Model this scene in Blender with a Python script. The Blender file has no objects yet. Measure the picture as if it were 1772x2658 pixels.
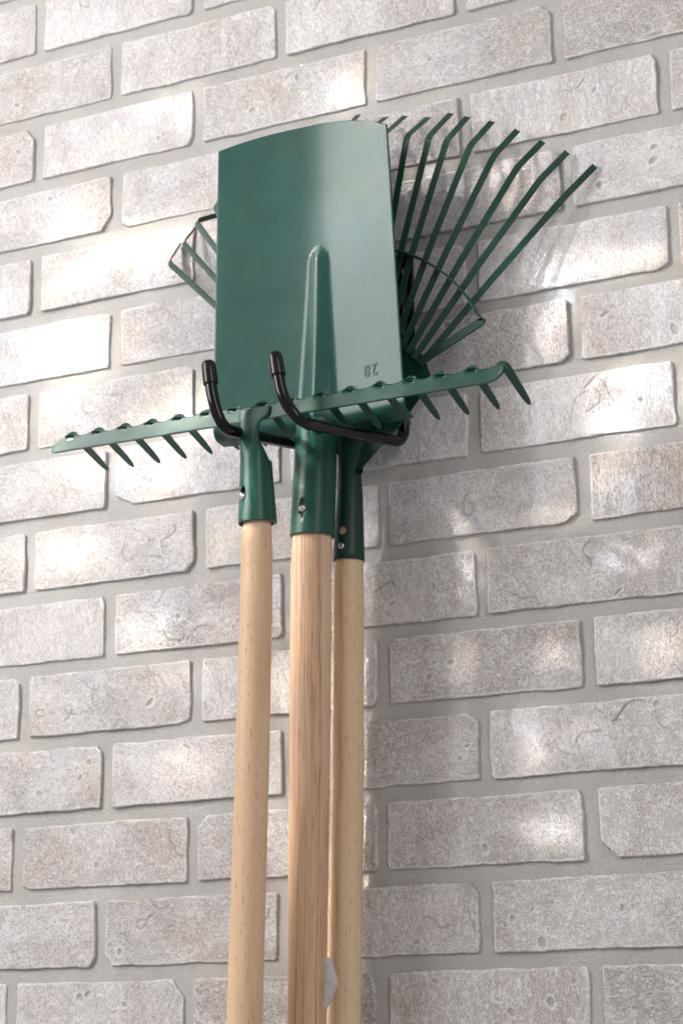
import bpy, bmesh, math, random
import numpy as np
from mathutils import Vector, Matrix

random.seed(7)
rng = np.random.default_rng(11)
Z0 = 1.90                                  # the measured wall origin sits this high above the floor line
scene = bpy.context.scene
COL = scene.collection


def W(x, d, z):
    """x along the wall, d = metres out from the brick faces, z relative to the top of the first measured course"""
    return Vector((x, -d, z + Z0))


# ------------------------------------------------------------------ object helpers
def thing(name, label, cat, loc, group=None):
    o = bpy.data.objects.new(name, None)
    o.empty_display_size = 0.05
    o.location = loc
    o['label'] = label
    o['category'] = cat
    if group:
        o['group'] = group
    COL.objects.link(o)
    return o


def root_loc(p):
    while p.parent:
        p = p.parent
    return Vector(p.location)


def build(name, verts, faces, mat, parent, smooth=True, label=None, autosmooth=None):
    off = root_loc(parent) if parent else Vector((0, 0, 0))
    me = bpy.data.meshes.new(name)
    me.from_pydata([tuple(Vector(v) - off) for v in verts], [], faces)
    me.materials.append(mat)
    me.validate()
    bm = bmesh.new()
    bm.from_mesh(me)
    bmesh.ops.recalc_face_normals(bm, faces=bm.faces)
    bm.to_mesh(me)
    bm.free()
    if smooth:
        me.polygons.foreach_set('use_smooth', [True] * len(me.polygons))
        if autosmooth:
            me.set_sharp_from_angle(angle=math.radians(autosmooth))
    o = bpy.data.objects.new(name, me)
    COL.objects.link(o)
    if parent:
        o.parent = parent
    if label:
        o['label'] = label
    return o


def bake(o):
    """apply the object's modifiers to its own mesh"""
    dg = bpy.context.evaluated_depsgraph_get()
    dg.update()
    me = bpy.data.meshes.new_from_object(o.evaluated_get(dg))
    o.modifiers.clear()
    o.data = me


def cut(o, cutter):
    m = o.modifiers.new('b', 'BOOLEAN')
    m.operation = 'DIFFERENCE'
    m.solver = 'EXACT'
    m.object = cutter
    bake(o)
    cm = cutter.data
    bpy.data.objects.remove(cutter)
    bpy.data.meshes.remove(cm)


# ------------------------------------------------------------------ geometry helpers
def smooth_path(pts, n=60, corner=None):
    """round the corners of a polyline with arcs of the given radius, return points"""
    pts = [Vector(p) for p in pts]
    out = [pts[0]]
    for i in range(1, len(pts) - 1):
        a, b, c = pts[i - 1], pts[i], pts[i + 1]
        r = corner if not isinstance(corner, (list, tuple)) else corner[i - 1]
        u, v = (a - b).normalized(), (c - b).normalized()
        t = min(r, 0.48 * (a - b).length, 0.48 * (c - b).length)
        p0, p2 = b + u * t, b + v * t
        for k in range(9):
            s = k / 8
            out.append(p0 * (1 - s) ** 2 + b * 2 * s * (1 - s) + p2 * s * s)
    out.append(pts[-1])
    return out


def tube(path, radii, seg=28, caps=True, squash=None):
    """round tube along a path; radii one number or list"""
    path = [Vector(p) for p in path]
    n = len(path)
    if not isinstance(radii, (list, tuple)):
        radii = [radii] * n
    tang = []
    for i in range(n):
        a, b = path[max(0, i - 1)], path[min(n - 1, i + 1)]
        tang.append((b - a).normalized())
    up = Vector((1, 0, 0)) if abs(tang[0].x) < .9 else Vector((0, 0, 1))
    nrm = (up - tang[0] * up.dot(tang[0])).normalized()
    V, F = [], []
    for i in range(n):
        if i:
            nrm = (nrm - tang[i] * nrm.dot(tang[i])).normalized()
        bi = tang[i].cross(nrm)
        for k in range(seg):
            a = 2 * math.pi * k / seg
            V.append(path[i] + (nrm * math.cos(a) + bi * math.sin(a)) * radii[i])
    for i in range(n - 1):
        for k in range(seg):
            k2 = (k + 1) % seg
            F.append((i * seg + k, i * seg + k2, (i + 1) * seg + k2, (i + 1) * seg + k))
    if caps:
        F.append(tuple(range(seg))[::-1])
        F.append(tuple((n - 1) * seg + k for k in range(seg)))
    return V, F


def band(path, wdirs, widths, thick, ndirs=None, crown=0.0):
    """flat strip with thickness along a path. wdirs = direction across, at each point"""
    path = [Vector(p) for p in path]
    n = len(path)
    if isinstance(wdirs, Vector):
        wdirs = [wdirs] * n
    if not isinstance(widths, (list, tuple)):
        widths = [widths] * n
    if not isinstance(thick, (list, tuple)):
        thick = [thick] * n
    V, F = [], []
    for i in range(n):
        t = (path[min(n - 1, i + 1)] - path[max(0, i - 1)]).normalized()
        w = (wdirs[i] - t * wdirs[i].dot(t)).normalized()
        nn = t.cross(w)
        hw, ht = widths[i] / 2, thick[i] / 2
        e = min(ht * .6, hw * .3)
        prof = [(-hw + e, -ht), (-hw, -ht + e), (-hw, ht - e), (-hw + e, ht), (0, ht + crown), (hw - e, ht), (hw, ht - e), (hw, -ht + e), (hw - e, -ht), (0, -ht + crown)]
        for a, b in prof:
            V.append(path[i] + w * a + nn * b)
    m = 10
    for i in range(n - 1):
        for k in range(m):
            k2 = (k + 1) % m
            F.append((i * m + k, i * m + k2, (i + 1) * m + k2, (i + 1) * m + k))
    F.append(tuple(range(m))[::-1])
    F.append(tuple((n - 1) * m + k for k in range(m)))
    return V, F


def loft(sections, closed_caps=True):
    m = len(sections[0])
    V = [v for s in sections for v in s]
    F = []
    for i in range(len(sections) - 1):
        for k in range(m):
            k2 = (k + 1) % m
            F.append((i * m + k, i * m + k2, (i + 1) * m + k2, (i + 1) * m + k))
    if closed_caps:
        F.append(tuple(range(m))[::-1])
        F.append(tuple((len(sections) - 1) * m + k for k in range(m)))
    return V, F


def lathe_tube(axis_pts, r_out, r_in, seg=64, seam=None):
    """a hollow sleeve: outer wall down, inner wall up. axis_pts from top to bottom.
    seam = (angle, step): a folded-over edge running along the sleeve"""
    axis_pts = [Vector(p) for p in axis_pts]
    secs = []
    n = len(axis_pts)

    def ring(i, r, outer):
        a, b = axis_pts[max(0, i - 1)], axis_pts[min(n - 1, i + 1)]
        t = (b - a).normalized()
        x = (Vector((1, 0, 0)) - t * t.x).normalized()
        y = t.cross(x)
        pts = []
        for k in range(seg):
            ang = 2 * math.pi * k / seg
            rr = r
            if seam and outer:
                dl = (ang - seam[0]) % (2 * math.pi)
                rr += seam[1] * max(0, 1 - dl / 1.2)
            pts.append(axis_pts[i] + (x * math.cos(ang) + y * math.sin(ang)) * rr)
        return pts
    for i in range(n):
        secs.append(ring(i, r_out[i], True))
    # rounded lip
    secs.append(ring(n - 1, (r_out[-1] * .5 + r_in[-1] * .5), False))
    secs[-1] = [p + (axis_pts[-1] - axis_pts[-2]).normalized() * 0.0006 for p in secs[-1]]
    for i in reversed(range(n)):
        secs.append(ring(i, r_in[i], False))
    V, F = loft(secs, closed_caps=False)
    m = seg
    last = len(secs) - 1
    for k in range(m):                      # close the top between the outer and inner walls
        k2 = (k + 1) % m
        F.append((last * m + k, last * m + k2, k2, k))
    return V, F


def dome_screw(center, normal, r=0.0036):
    """pan head with a cross recess pressed into it"""
    normal = Vector(normal).normalized()
    up = Vector((0, 0, 1))
    x = up.cross(normal).normalized()
    y = normal.cross(x)
    rot = math.radians(20)
    x, y = x * math.cos(rot) + y * math.sin(rot), -x * math.sin(rot) + y * math.cos(rot)
    V, F = [], []
    nr, ns = 22, 56
    center = Vector(center)
    for i in range(nr + 1):
        rr = r * i / nr
        for k in range(ns):
            a = 2 * math.pi * k / ns
            px, py = rr * math.cos(a), rr * math.sin(a)
            h = r * .72 * math.sqrt(max(0, 1 - (rr / r) ** 2.4))
            arm = min(max(abs(px) / (r * .15), abs(py) / (r * .58)), max(abs(py) / (r * .15), abs(px) / (r * .58)))
            if arm < 1:
                h -= r * .55 * min(1, (1 - arm) * 4)
            V.append(center + x * px + y * py + normal * h)
    for k in range(ns):
        a = 2 * math.pi * k / ns
        V.append(center + x * r * math.cos(a) + y * r * math.sin(a) - normal * .003)
    nrow = nr + 2
    for i in range(nrow - 1):
        for k in range(ns):
            k2 = (k + 1) % ns
            F.append((i * ns + k, i * ns + k2, (i + 1) * ns + k2, (i + 1) * ns + k))
    return V, F


# ------------------------------------------------------------------ materials
def new_mat(name):
    m = bpy.data.materials.new(name)
    m.use_nodes = True
    nt = m.node_tree
    b = nt.nodes['Principled BSDF']
    return m, nt, b


def N(nt, t, **kw):
    n = nt.nodes.new(t)
    for k, v in kw.items():
        setattr(n, k, v)
    return n


def L(nt, a, b):
    nt.links.new(a, b)


def ramp(nt, stops, interp='LINEAR'):
    n = nt.nodes.new('ShaderNodeValToRGB')
    n.color_ramp.interpolation = interp
    els = n.color_ramp.elements
    while len(els) < len(stops):
        els.new(0.5)
    for e, (p, c) in zip(els, stops):
        e.position = p
        e.color = (c, c, c, 1) if isinstance(c, (int, float)) else (*c, 1)
    return n


def noise(nt, vec, scale, detail=2, rough=.5, dist=0.0):
    n = N(nt, 'ShaderNodeTexNoise')
    n.inputs['Scale'].default_value = scale
    n.inputs['Detail'].default_value = detail
    n.inputs['Roughness'].default_value = rough
    n.inputs['Distortion'].default_value = dist
    if vec is not None:
        L(nt, vec, n.inputs['Vector'])
    return n


def mapping(nt, vec, scale):
    m = N(nt, 'ShaderNodeMapping')
    m.inputs['Scale'].default_value = scale
    L(nt, vec, m.inputs['Vector'])
    return m.outputs['Vector']


def bump(nt, height, strength, dist, normal=None):
    b = N(nt, 'ShaderNodeBump')
    b.inputs['Strength'].default_value = strength
    b.inputs['Distance'].default_value = dist
    L(nt, height, b.inputs['Height'])
    if normal is not None:
        L(nt, normal, b.inputs['Normal'])
    return b.outputs['Normal']


def mixc(nt, fac, a, b, mode='MIX'):
    m = N(nt, 'ShaderNodeMix', data_type='RGBA', blend_type=mode)
    for sock, v in ((m.inputs[0], fac), (m.inputs[6], a), (m.inputs[7], b)):
        if isinstance(v, bpy.types.NodeSocket):
            L(nt, v, sock)
        elif isinstance(v, (tuple, list)):
            sock.default_value = (*v, 1)
        else:
            sock.default_value = v
    return m.outputs[2]


def math_(nt, op, a, b=None, c=None, clamp=False):
    m = N(nt, 'ShaderNodeMath', operation=op, use_clamp=clamp)
    for i, v in enumerate((a, b, c)):
        if v is None:
            continue
        if isinstance(v, bpy.types.NodeSocket):
            L(nt, v, m.inputs[i])
        else:
            m.inputs[i].default_value = v
    return m.outputs[0]


def green_paint(name, col, rough, bump_s, scale=900, coat=0.0):
    m, nt, b = new_mat(name)
    tc = N(nt, 'ShaderNodeTexCoord').outputs['Object']
    n1 = noise(nt, tc, scale, 2, .55)
    n2 = noise(nt, tc, 38, 3, .6)
    r2 = ramp(nt, [(.3, tuple(c * .88 for c in col)), (.7, tuple(min(1, c * 1.12) for c in col))])
    L(nt, n2.outputs['Fac'], r2.inputs['Fac'])
    L(nt, r2.outputs['Color'], b.inputs['Base Color'])
    rr = N(nt, 'ShaderNodeMapRange')
    rr.inputs['To Min'].default_value = rough - .05
    rr.inputs['To Max'].default_value = rough + .06
    L(nt, n2.outputs['Fac'], rr.inputs['Value'])
    L(nt, rr.outputs['Result'], b.inputs['Roughness'])
    b.inputs['Specular IOR Level'].default_value = .42
    b.inputs['Coat Weight'].default_value = coat
    b.inputs['Coat Roughness'].default_value = .18
    nb = bump(nt, n1.outputs['Fac'], bump_s, .0006)
    L(nt, nb, b.inputs['Normal'])
    return m


M_BLADE = green_paint('hammered_green_paint', (.011, .072, .058), .35, .30, 430)
M_GREEN = green_paint('green_paint', (.007, .070, .043), .36, .06, 700)
M_TINE = green_paint('dark_green_paint', (.006, .045, .026), .40, .12, 600)
M_GROOVE_SHADE = green_paint('groove_shade_green', (.004, .03, .022), .6, .2, 700)  # blade green darkened: painted shade for the grooves of the number


def black_plastic(name, col, rough):
    m, nt, b = new_mat(name)
    tc = N(nt, 'ShaderNodeTexCoord').outputs['Object']
    n = noise(nt, tc, 220, 3)
    b.inputs['Base Color'].default_value = (*col, 1)
    b.inputs['Specular IOR Level'].default_value = .36
    rr = N(nt, 'ShaderNodeMapRange')
    rr.inputs['To Min'].default_value = rough * .8
    rr.inputs['To Max'].default_value = rough * 1.3
    L(nt, n.outputs['Fac'], rr.inputs['Value'])
    L(nt, rr.outputs['Result'], b.inputs['Roughness'])
    L(nt, bump(nt, n.outputs['Fac'], .04, .0006), b.inputs['Normal'])
    return m


M_BLACK = black_plastic('glossy_black_coating', (.004, .0035, .0035), .09)
M_CAP = black_plastic('black_vinyl', (.008, .007, .009), .20)

m, nt, b = new_mat('zinc_steel')
tc = N(nt, 'ShaderNodeTexCoord').outputs['Object']
n = noise(nt, tc, 900, 2)
r = ramp(nt, [(.3, .45), (.7, .72)])
L(nt, n.outputs['Fac'], r.inputs['Fac'])
L(nt, r.outputs['Color'], b.inputs['Base Color'])
b.inputs['Metallic'].default_value = 1
b.inputs['Roughness'].default_value = .24
L(nt, bump(nt, n.outputs['Fac'], .12, .0004), b.inputs['Normal'])
M_ZINC = m


def beech(name, c1, c2, fleck, streak_x=None, streak_col=None):
    m, nt, b = new_mat(name)
    tc = N(nt, 'ShaderNodeTexCoord').outputs['Object']
    g = noise(nt, mapping(nt, tc, (70, 70, 2.2)), 1, 4, .6, .6)
    r1 = ramp(nt, [(.25, c2), (.55, c1), (.8, tuple(min(1, c * 1.08) for c in c1))])
    L(nt, g.outputs['Fac'], r1.inputs['Fac'])
    fl = noise(nt, mapping(nt, tc, (800, 800, 95)), 1, 1, .5)
    big = noise(nt, mapping(nt, tc, (60, 60, 6)), 1, 2)
    thr = math_(nt, 'ADD', fl.outputs['Fac'], math_(nt, 'MULTIPLY', math_(nt, 'SUBTRACT', big.outputs['Fac'], .5), .22))
    fr = ramp(nt, [(.655, 0.0), (.70, 1.0)])
    L(nt, thr, fr.inputs['Fac'])
    col = mixc(nt, math_(nt, 'MULTIPLY', fr.outputs['Color'], .42), r1.outputs['Color'], fleck)
    if streak_x is not None:
        sx = N(nt, 'ShaderNodeSeparateXYZ')
        L(nt, tc, sx.inputs[0])
        wob = noise(nt, mapping(nt, tc, (6, 6, 5)), 1, 3)
        xs = math_(nt, 'ADD', sx.outputs[0], math_(nt, 'MULTIPLY', math_(nt, 'SUBTRACT', wob.outputs['Fac'], .5), .006))
        # the streak follows the slight lean of the pole
        xs = math_(nt, 'SUBTRACT', xs, math_(nt, 'MULTIPLY_ADD', sx.outputs[2], .0333, streak_x))
        dd = math_(nt, 'ABSOLUTE', xs)
        sr = ramp(nt, [(.0, 1.0), (.35, .55), (1.0, 0.0)])
        L(nt, math_(nt, 'DIVIDE', dd, .0042), sr.inputs['Fac'])
        pat = noise(nt, mapping(nt, tc, (200, 200, 16)), 1, 3)
        pr = ramp(nt, [(.35, .25), (.7, .95)])
        L(nt, pat.outputs['Fac'], pr.inputs['Fac'])
        col = mixc(nt, math_(nt, 'MULTIPLY', math_(nt, 'MULTIPLY', sr.outputs['Color'], pr.outputs['Color']), .8), col, streak_col)
    L(nt, col, b.inputs['Base Color'])
    b.inputs['Roughness'].default_value = .40
    b.inputs['Specular IOR Level'].default_value = .4
    f2 = noise(nt, mapping(nt, tc, (900, 900, 60)), 1, 2)
    L(nt, bump(nt, f2.outputs['Fac'], .12, .0005), b.inputs['Normal'])
    return m


M_BEECH = beech('beech_wood', (.78, .54, .345), (.70, .45, .265), (.24, .09, .035))
M_BEECH2 = beech('pale_beech_wood', (.79, .585, .385), (.71, .50, .305), (.30, .14, .06), streak_x=-.0110, streak_col=(.33, .17, .075))

m, nt, b = new_mat('ash_wood')
tc = N(nt, 'ShaderNodeTexCoord').outputs['Object']
# growth rings cut lengthwise: streaks that run with the grain
warp = noise(nt, mapping(nt, tc, (14, 14, 3.0)), 1, 3)
sx = N(nt, 'ShaderNodeSeparateXYZ')
L(nt, tc, sx.inputs[0])
xs = math_(nt, 'ADD', math_(nt, 'MULTIPLY_ADD', sx.outputs[2], -.024, sx.outputs[0]), math_(nt, 'MULTIPLY', math_(nt, 'SUBTRACT', warp.outputs['Fac'], .5), .016))
cmb = N(nt, 'ShaderNodeCombineXYZ')
L(nt, math_(nt, 'MULTIPLY', xs, 560), cmb.inputs[0])
L(nt, math_(nt, 'MULTIPLY', sx.outputs[2], 2.2), cmb.inputs[1])
ring = noise(nt, cmb.outputs[0], 1, 3, .6)
rr = ramp(nt, [(.26, (.44, .235, .13)), (.38, (.59, .36, .22)), (.50, (.69, .465, .31)), (.70, (.76, .565, .40))])
L(nt, ring.outputs['Fac'], rr.inputs['Fac'])
pores = noise(nt, mapping(nt, tc, (1300, 1300, 22)), 1, 1)
pr = ramp(nt, [(.58, 0.0), (.68, 1.0)])
L(nt, pores.outputs['Fac'], pr.inputs['Fac'])
edge = ramp(nt, [(.40, 1.0), (.62, .25)])
L(nt, ring.outputs['Fac'], edge.inputs['Fac'])
blotch = noise(nt, mapping(nt, tc, (30, 30, 4)), 1, 2)
br = ramp(nt, [(.35, (.90, .85, .81)), (.65, (1, 1, 1))])
L(nt, blotch.outputs['Fac'], br.inputs['Fac'])
c = mixc(nt, math_(nt, 'MULTIPLY', math_(nt, 'MULTIPLY', pr.outputs['Color'], edge.outputs['Color']), .75), rr.outputs['Color'], (.22, .085, .04))
c = mixc(nt, 1.0, c, br.outputs['Color'], 'MULTIPLY')
L(nt, c, b.inputs['Base Color'])
b.inputs['Roughness'].default_value = .5
b.inputs['Specular IOR Level'].default_value = .35
L(nt, bump(nt, pores.outputs['Fac'], .3, .0006), b.inputs['Normal'])
M_ASH = m

m, nt, b = new_mat('torn_paper')
tc = N(nt, 'ShaderNodeTexCoord').outputs['Object']
n = noise(nt, mapping(nt, tc, (700, 700, 300)), 1, 3)
r = ramp(nt, [(.3, (.50, .47, .465)), (.7, (.62, .59, .585))])
L(nt, n.outputs['Fac'], r.inputs['Fac'])
L(nt, r.outputs['Color'], b.inputs['Base Color'])
b.inputs['Roughness'].default_value = .9
L(nt, bump(nt, n.outputs['Fac'], .4, .0006), b.inputs['Normal'])
M_PAPER = m

# ---- mortar
m, nt, b = new_mat('grey_mortar')
tc = N(nt, 'ShaderNodeTexCoord').outputs['Object']
n1 = noise(nt, tc, 420, 3, .6)
n2 = noise(nt, tc, 14, 3, .6)
r = ramp(nt, [(.3, (.435, .415, .395)), (.7, (.50, .478, .458))])
L(nt, n2.outputs['Fac'], r.inputs['Fac'])
sand = noise(nt, tc, 650, 2, .6)
sr_ = ramp(nt, [(.3, .84), (.5, 1.0), (.72, 1.10)])
L(nt, sand.outputs['Fac'], sr_.inputs['Fac'])
L(nt, mixc(nt, 1.0, r.outputs['Color'], sr_.outputs['Color'], 'MULTIPLY'), b.inputs['Base Color'])
b.inputs['Roughness'].default_value = .9
nb = bump(nt, n1.outputs['Fac'], .8, .0014)
L(nt, bump(nt, n2.outputs['Fac'], .3, .004, nb), b.inputs['Normal'])
M_MORTAR = m

# ---- whitewashed brick face: taupe body, crusty worm-like whitewash on the high spots
m, nt, b = new_mat('whitewashed_brick')
tc = N(nt, 'ShaderNodeTexCoord').outputs['Object']
at = N(nt, 'ShaderNodeAttribute', attribute_name='brick')          # three random numbers per brick
sp = N(nt, 'ShaderNodeSeparateColor')
L(nt, at.outputs['Color'], sp.inputs[0])
wear = N(nt, 'ShaderNodeAttribute', attribute_name='wear').outputs['Fac']
# every brick reads its own place in the pattern, with its own stretch
mm = N(nt, 'ShaderNodeVectorMath', operation='MULTIPLY')
L(nt, tc, mm.inputs[0])
cs = N(nt, 'ShaderNodeCombineXYZ')
L(nt, math_(nt, 'MULTIPLY_ADD', sp.outputs[0], .9, .75), cs.inputs[0])
cs.inputs[1].default_value = 1.0
L(nt, math_(nt, 'MULTIPLY_ADD', sp.outputs[0], -.75, 1.25), cs.inputs[2])
L(nt, cs.outputs[0], mm.inputs[1])
ad = N(nt, 'ShaderNodeVectorMath', operation='ADD')
L(nt, mm.outputs[0], ad.inputs[0])
off = N(nt, 'ShaderNodeVectorMath', operation='SCALE')
off.inputs[3].default_value = 37.0
L(nt, at.outputs['Color'], off.inputs[0])
L(nt, off.outputs[0], ad.inputs[1])
pv = ad.outputs[0]
nA = noise(nt, pv, 230, 3, .6, 1.8)
nB = noise(nt, pv, 125, 2, .5, 2.2)
nC = noise(nt, pv, 520, 2, .6, .5)
nD = noise(nt, tc, 9, 3, .6)
crust = ramp(nt, [(.44, 0.0), (.60, 1.0)])
L(nt, nA.outputs['Fac'], crust.inputs['Fac'])
wl = math_(nt, 'ABSOLUTE', math_(nt, 'SUBTRACT', nB.outputs['Fac'], .5))
worm = ramp(nt, [(.016, 1.0), (.045, 0.0)])
L(nt, wl, worm.inputs['Fac'])
fine = ramp(nt, [(.42, 0.0), (.62, 1.0)])
L(nt, nC.outputs['Fac'], fine.inputs['Fac'])
h = math_(nt, 'MAXIMUM', math_(nt, 'MULTIPLY', crust.outputs['Color'], .75), math_(nt, 'MULTIPLY', worm.outputs['Color'], .85))
h = math_(nt, 'MULTIPLY_ADD', fine.outputs['Color'], .20, math_(nt, 'MULTIPLY', h, .86), clamp=True)
# share of whitewash differs from brick to brick
nE = noise(nt, pv, 16, 3, .6, .6)           # worn and thicker zones
zone = N(nt, 'ShaderNodeMapRange')
zone.inputs['From Min'].default_value = .32
zone.inputs['From Max'].default_value = .68
zone.inputs['To Min'].default_value = -.18
zone.inputs['To Max'].default_value = .22
L(nt, nE.outputs['Fac'], zone.inputs['Value'])
amount = math_(nt, 'MULTIPLY_ADD', sp.outputs[1], -.15, .92)
base_ = math_(nt, 'ADD', math_(nt, 'MULTIPLY_ADD', sp.outputs[1], .30, -.02), zone.outputs['Result'])
fac = math_(nt, 'MULTIPLY_ADD', h, amount, base_, clamp=True)
body = mixc(nt, sp.outputs[2], (.37, .31, .28), (.435, .39, .375))
dr = ramp(nt, [(.35, 0.0), (.65, 1.0)])
L(nt, nD.outputs['Fac'], dr.inputs['Fac'])
body = mixc(nt, math_(nt, 'MULTIPLY', dr.outputs['Color'], .35), body, (.50, .405, .315))
colr = mixc(nt, fac, body, (.88, .852, .856))
tone = math_(nt, 'MULTIPLY_ADD', sp.outputs[0], .16, .88)
tc3 = N(nt, 'ShaderNodeCombineColor')
for q_ in range(3):
    L(nt, tone, tc3.inputs[q_])
colr = mixc(nt, 1.0, colr, tc3.outputs[0], 'MULTIPLY')
rim = N(nt, 'ShaderNodeAttribute', attribute_name='rim').outputs['Fac']
colr = mixc(nt, math_(nt, 'MULTIPLY', rim, .65), colr, (.90, .88, .875))
colr = mixc(nt, wear, colr, (.38, .355, .33))
crk = N(nt, 'ShaderNodeAttribute', attribute_name='crack').outputs['Fac']
colr = mixc(nt, crk, colr, (.20, .17, .15))
L(nt, colr, b.inputs['Base Color'])
b.inputs['Roughness'].default_value = .56
b.inputs['Specular IOR Level'].default_value = .5
hb = math_(nt, 'MULTIPLY', h, math_(nt, 'SUBTRACT', 1.0, wear))
L(nt, bump(nt, hb, .6, .0013), b.inputs['Normal'])
M_BRICK = m


# ------------------------------------------------------------------ the wall
def vnoise(x, z, seed, freq):
    """smooth 2-D value noise, numpy"""
    x = x * freq + seed * 17.13
    z = z * freq + seed * 9.71
    xi, zi = np.floor(x).astype(np.int64), np.floor(z).astype(np.int64)
    fx, fz = x - xi, z - zi
    fx, fz = fx * fx * (3 - 2 * fx), fz * fz * (3 - 2 * fz)

    def hsh(a, b):
        n = (a * 374761393 + b * 668265263 + int(seed * 1013)) & 0x7fffffff
        n = ((n ^ (n >> 13)) * 1274126177) & 0x7fffffff
        n = n ^ (n >> 16)
        return (n & 0xffff) / 32767.5 - 1
    return ((hsh(xi, zi) * (1 - fx) + hsh(xi + 1, zi) * fx) * (1 - fz) +
            (hsh(xi, zi + 1) * (1 - fx) + hsh(xi + 1, zi + 1) * fx) * fz)


PX, QZ, JX, JZ = 0.2000, 0.076288, 0.01236, 0.01410      # brick pitch, course pitch, joints
ROW_DX = [-2.55, -2.51, -1.12, .25, 1.04, 1.91, 2.15, 0., 4.01, 2.63, 1.65, .7, -1.27, -2.64, -4.25]
ROW_DZ = [1.33, .86, .85, .02, -.57, -1.99, -.56, 0., -1.18, -1.46, -.1, .18, .63, .8, 1.2]
CHIPS = {  # broken corners seen on particular bricks: (course, column): [(corner, along, down)]
    (1, 1): [('tr', .006, .005)], (2, 0): [('tr', .010, .012)], (2, 1): [('br', .006, .008)], (3, 0): [('br', .011, .018)],
    (1, 3): [('tr', .009, .011)], (5, 2): [('tr', .006, .010)], (8, 1): [('br', .008, .009)], (8, 3): [('br', .013, .008)],
    (7, 1): [('bl', .020, .010)], (10, 1): [('br', .014, .004)], (11, 2): [('tr', .010, .008)], (12, 4): [('bl', .016, .016)],
    (13, 1): [('bl', .008, .011)], (14, 1): [('tr', .013, .016)], (13, 2): [('tr', .006, .010)], (12, 2): [('tl', .010, .011)],
    (6, 3): [('br', .010, .007)], (11, 0): [('tr', .006, .006)], (7, 4): [('bl', .010, .008), ('br', .006, .008)], (4, 0): [('br', .003, .004)],
    (3, 3): [('tr', .004, .006)], (8, 4): [('br', .012, .010)], (9, 4): [('tl', .012, .010)], (0, 1): [('br', .004, .003)], (12, 3): [('tr', .004, .006)],
    (10, 2): [('br', .006, .008)], (2, 3): [('tr', .009, .010)], (14, 3): [('tr', .002, .006)],
}
CRACKED = {(8, 1): 7, (9, 1): 8, (10, 1): 8, (13, 1): 9, (6, 1): 4, (11, 3): 6, (10, 4): 3, (7, 2): 5, (7, 3): 6, (9, 3): 3, (8, 3): 2, (0, 1): 2, (1, 3): 2, (2, 4): 3, (3, 3): 1, (9, 2): 1}
PITTED = {(11, 0): 5, (14, 1): 4, (9, 2): 3, (10, 3): 3, (13, 3): 3, (14, 3): 3, (11, 2): 3, (4, 4): 9, (3, 3): 2, (5, 1): 4, (7, 4): 4, (12, 3): 1, (2, 3): 1, (12, 1): 2, (2, 2): 2, (14, 4): 2, (6, 4): 2}

VV, FF, BR, WE, RI, CK = [], [], [], [], [], []
vcount = 0
MORTAR_Y = 0.0030


def axis(half, step):
    inner = half - .0022
    n = max(4, int(round(2 * inner / step)))
    mid = np.linspace(-inner, inner, n)
    edge = np.array([half, half - .0004, half - .0010, half - .0016])
    return np.concatenate([-edge, mid, edge[::-1]])


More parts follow.
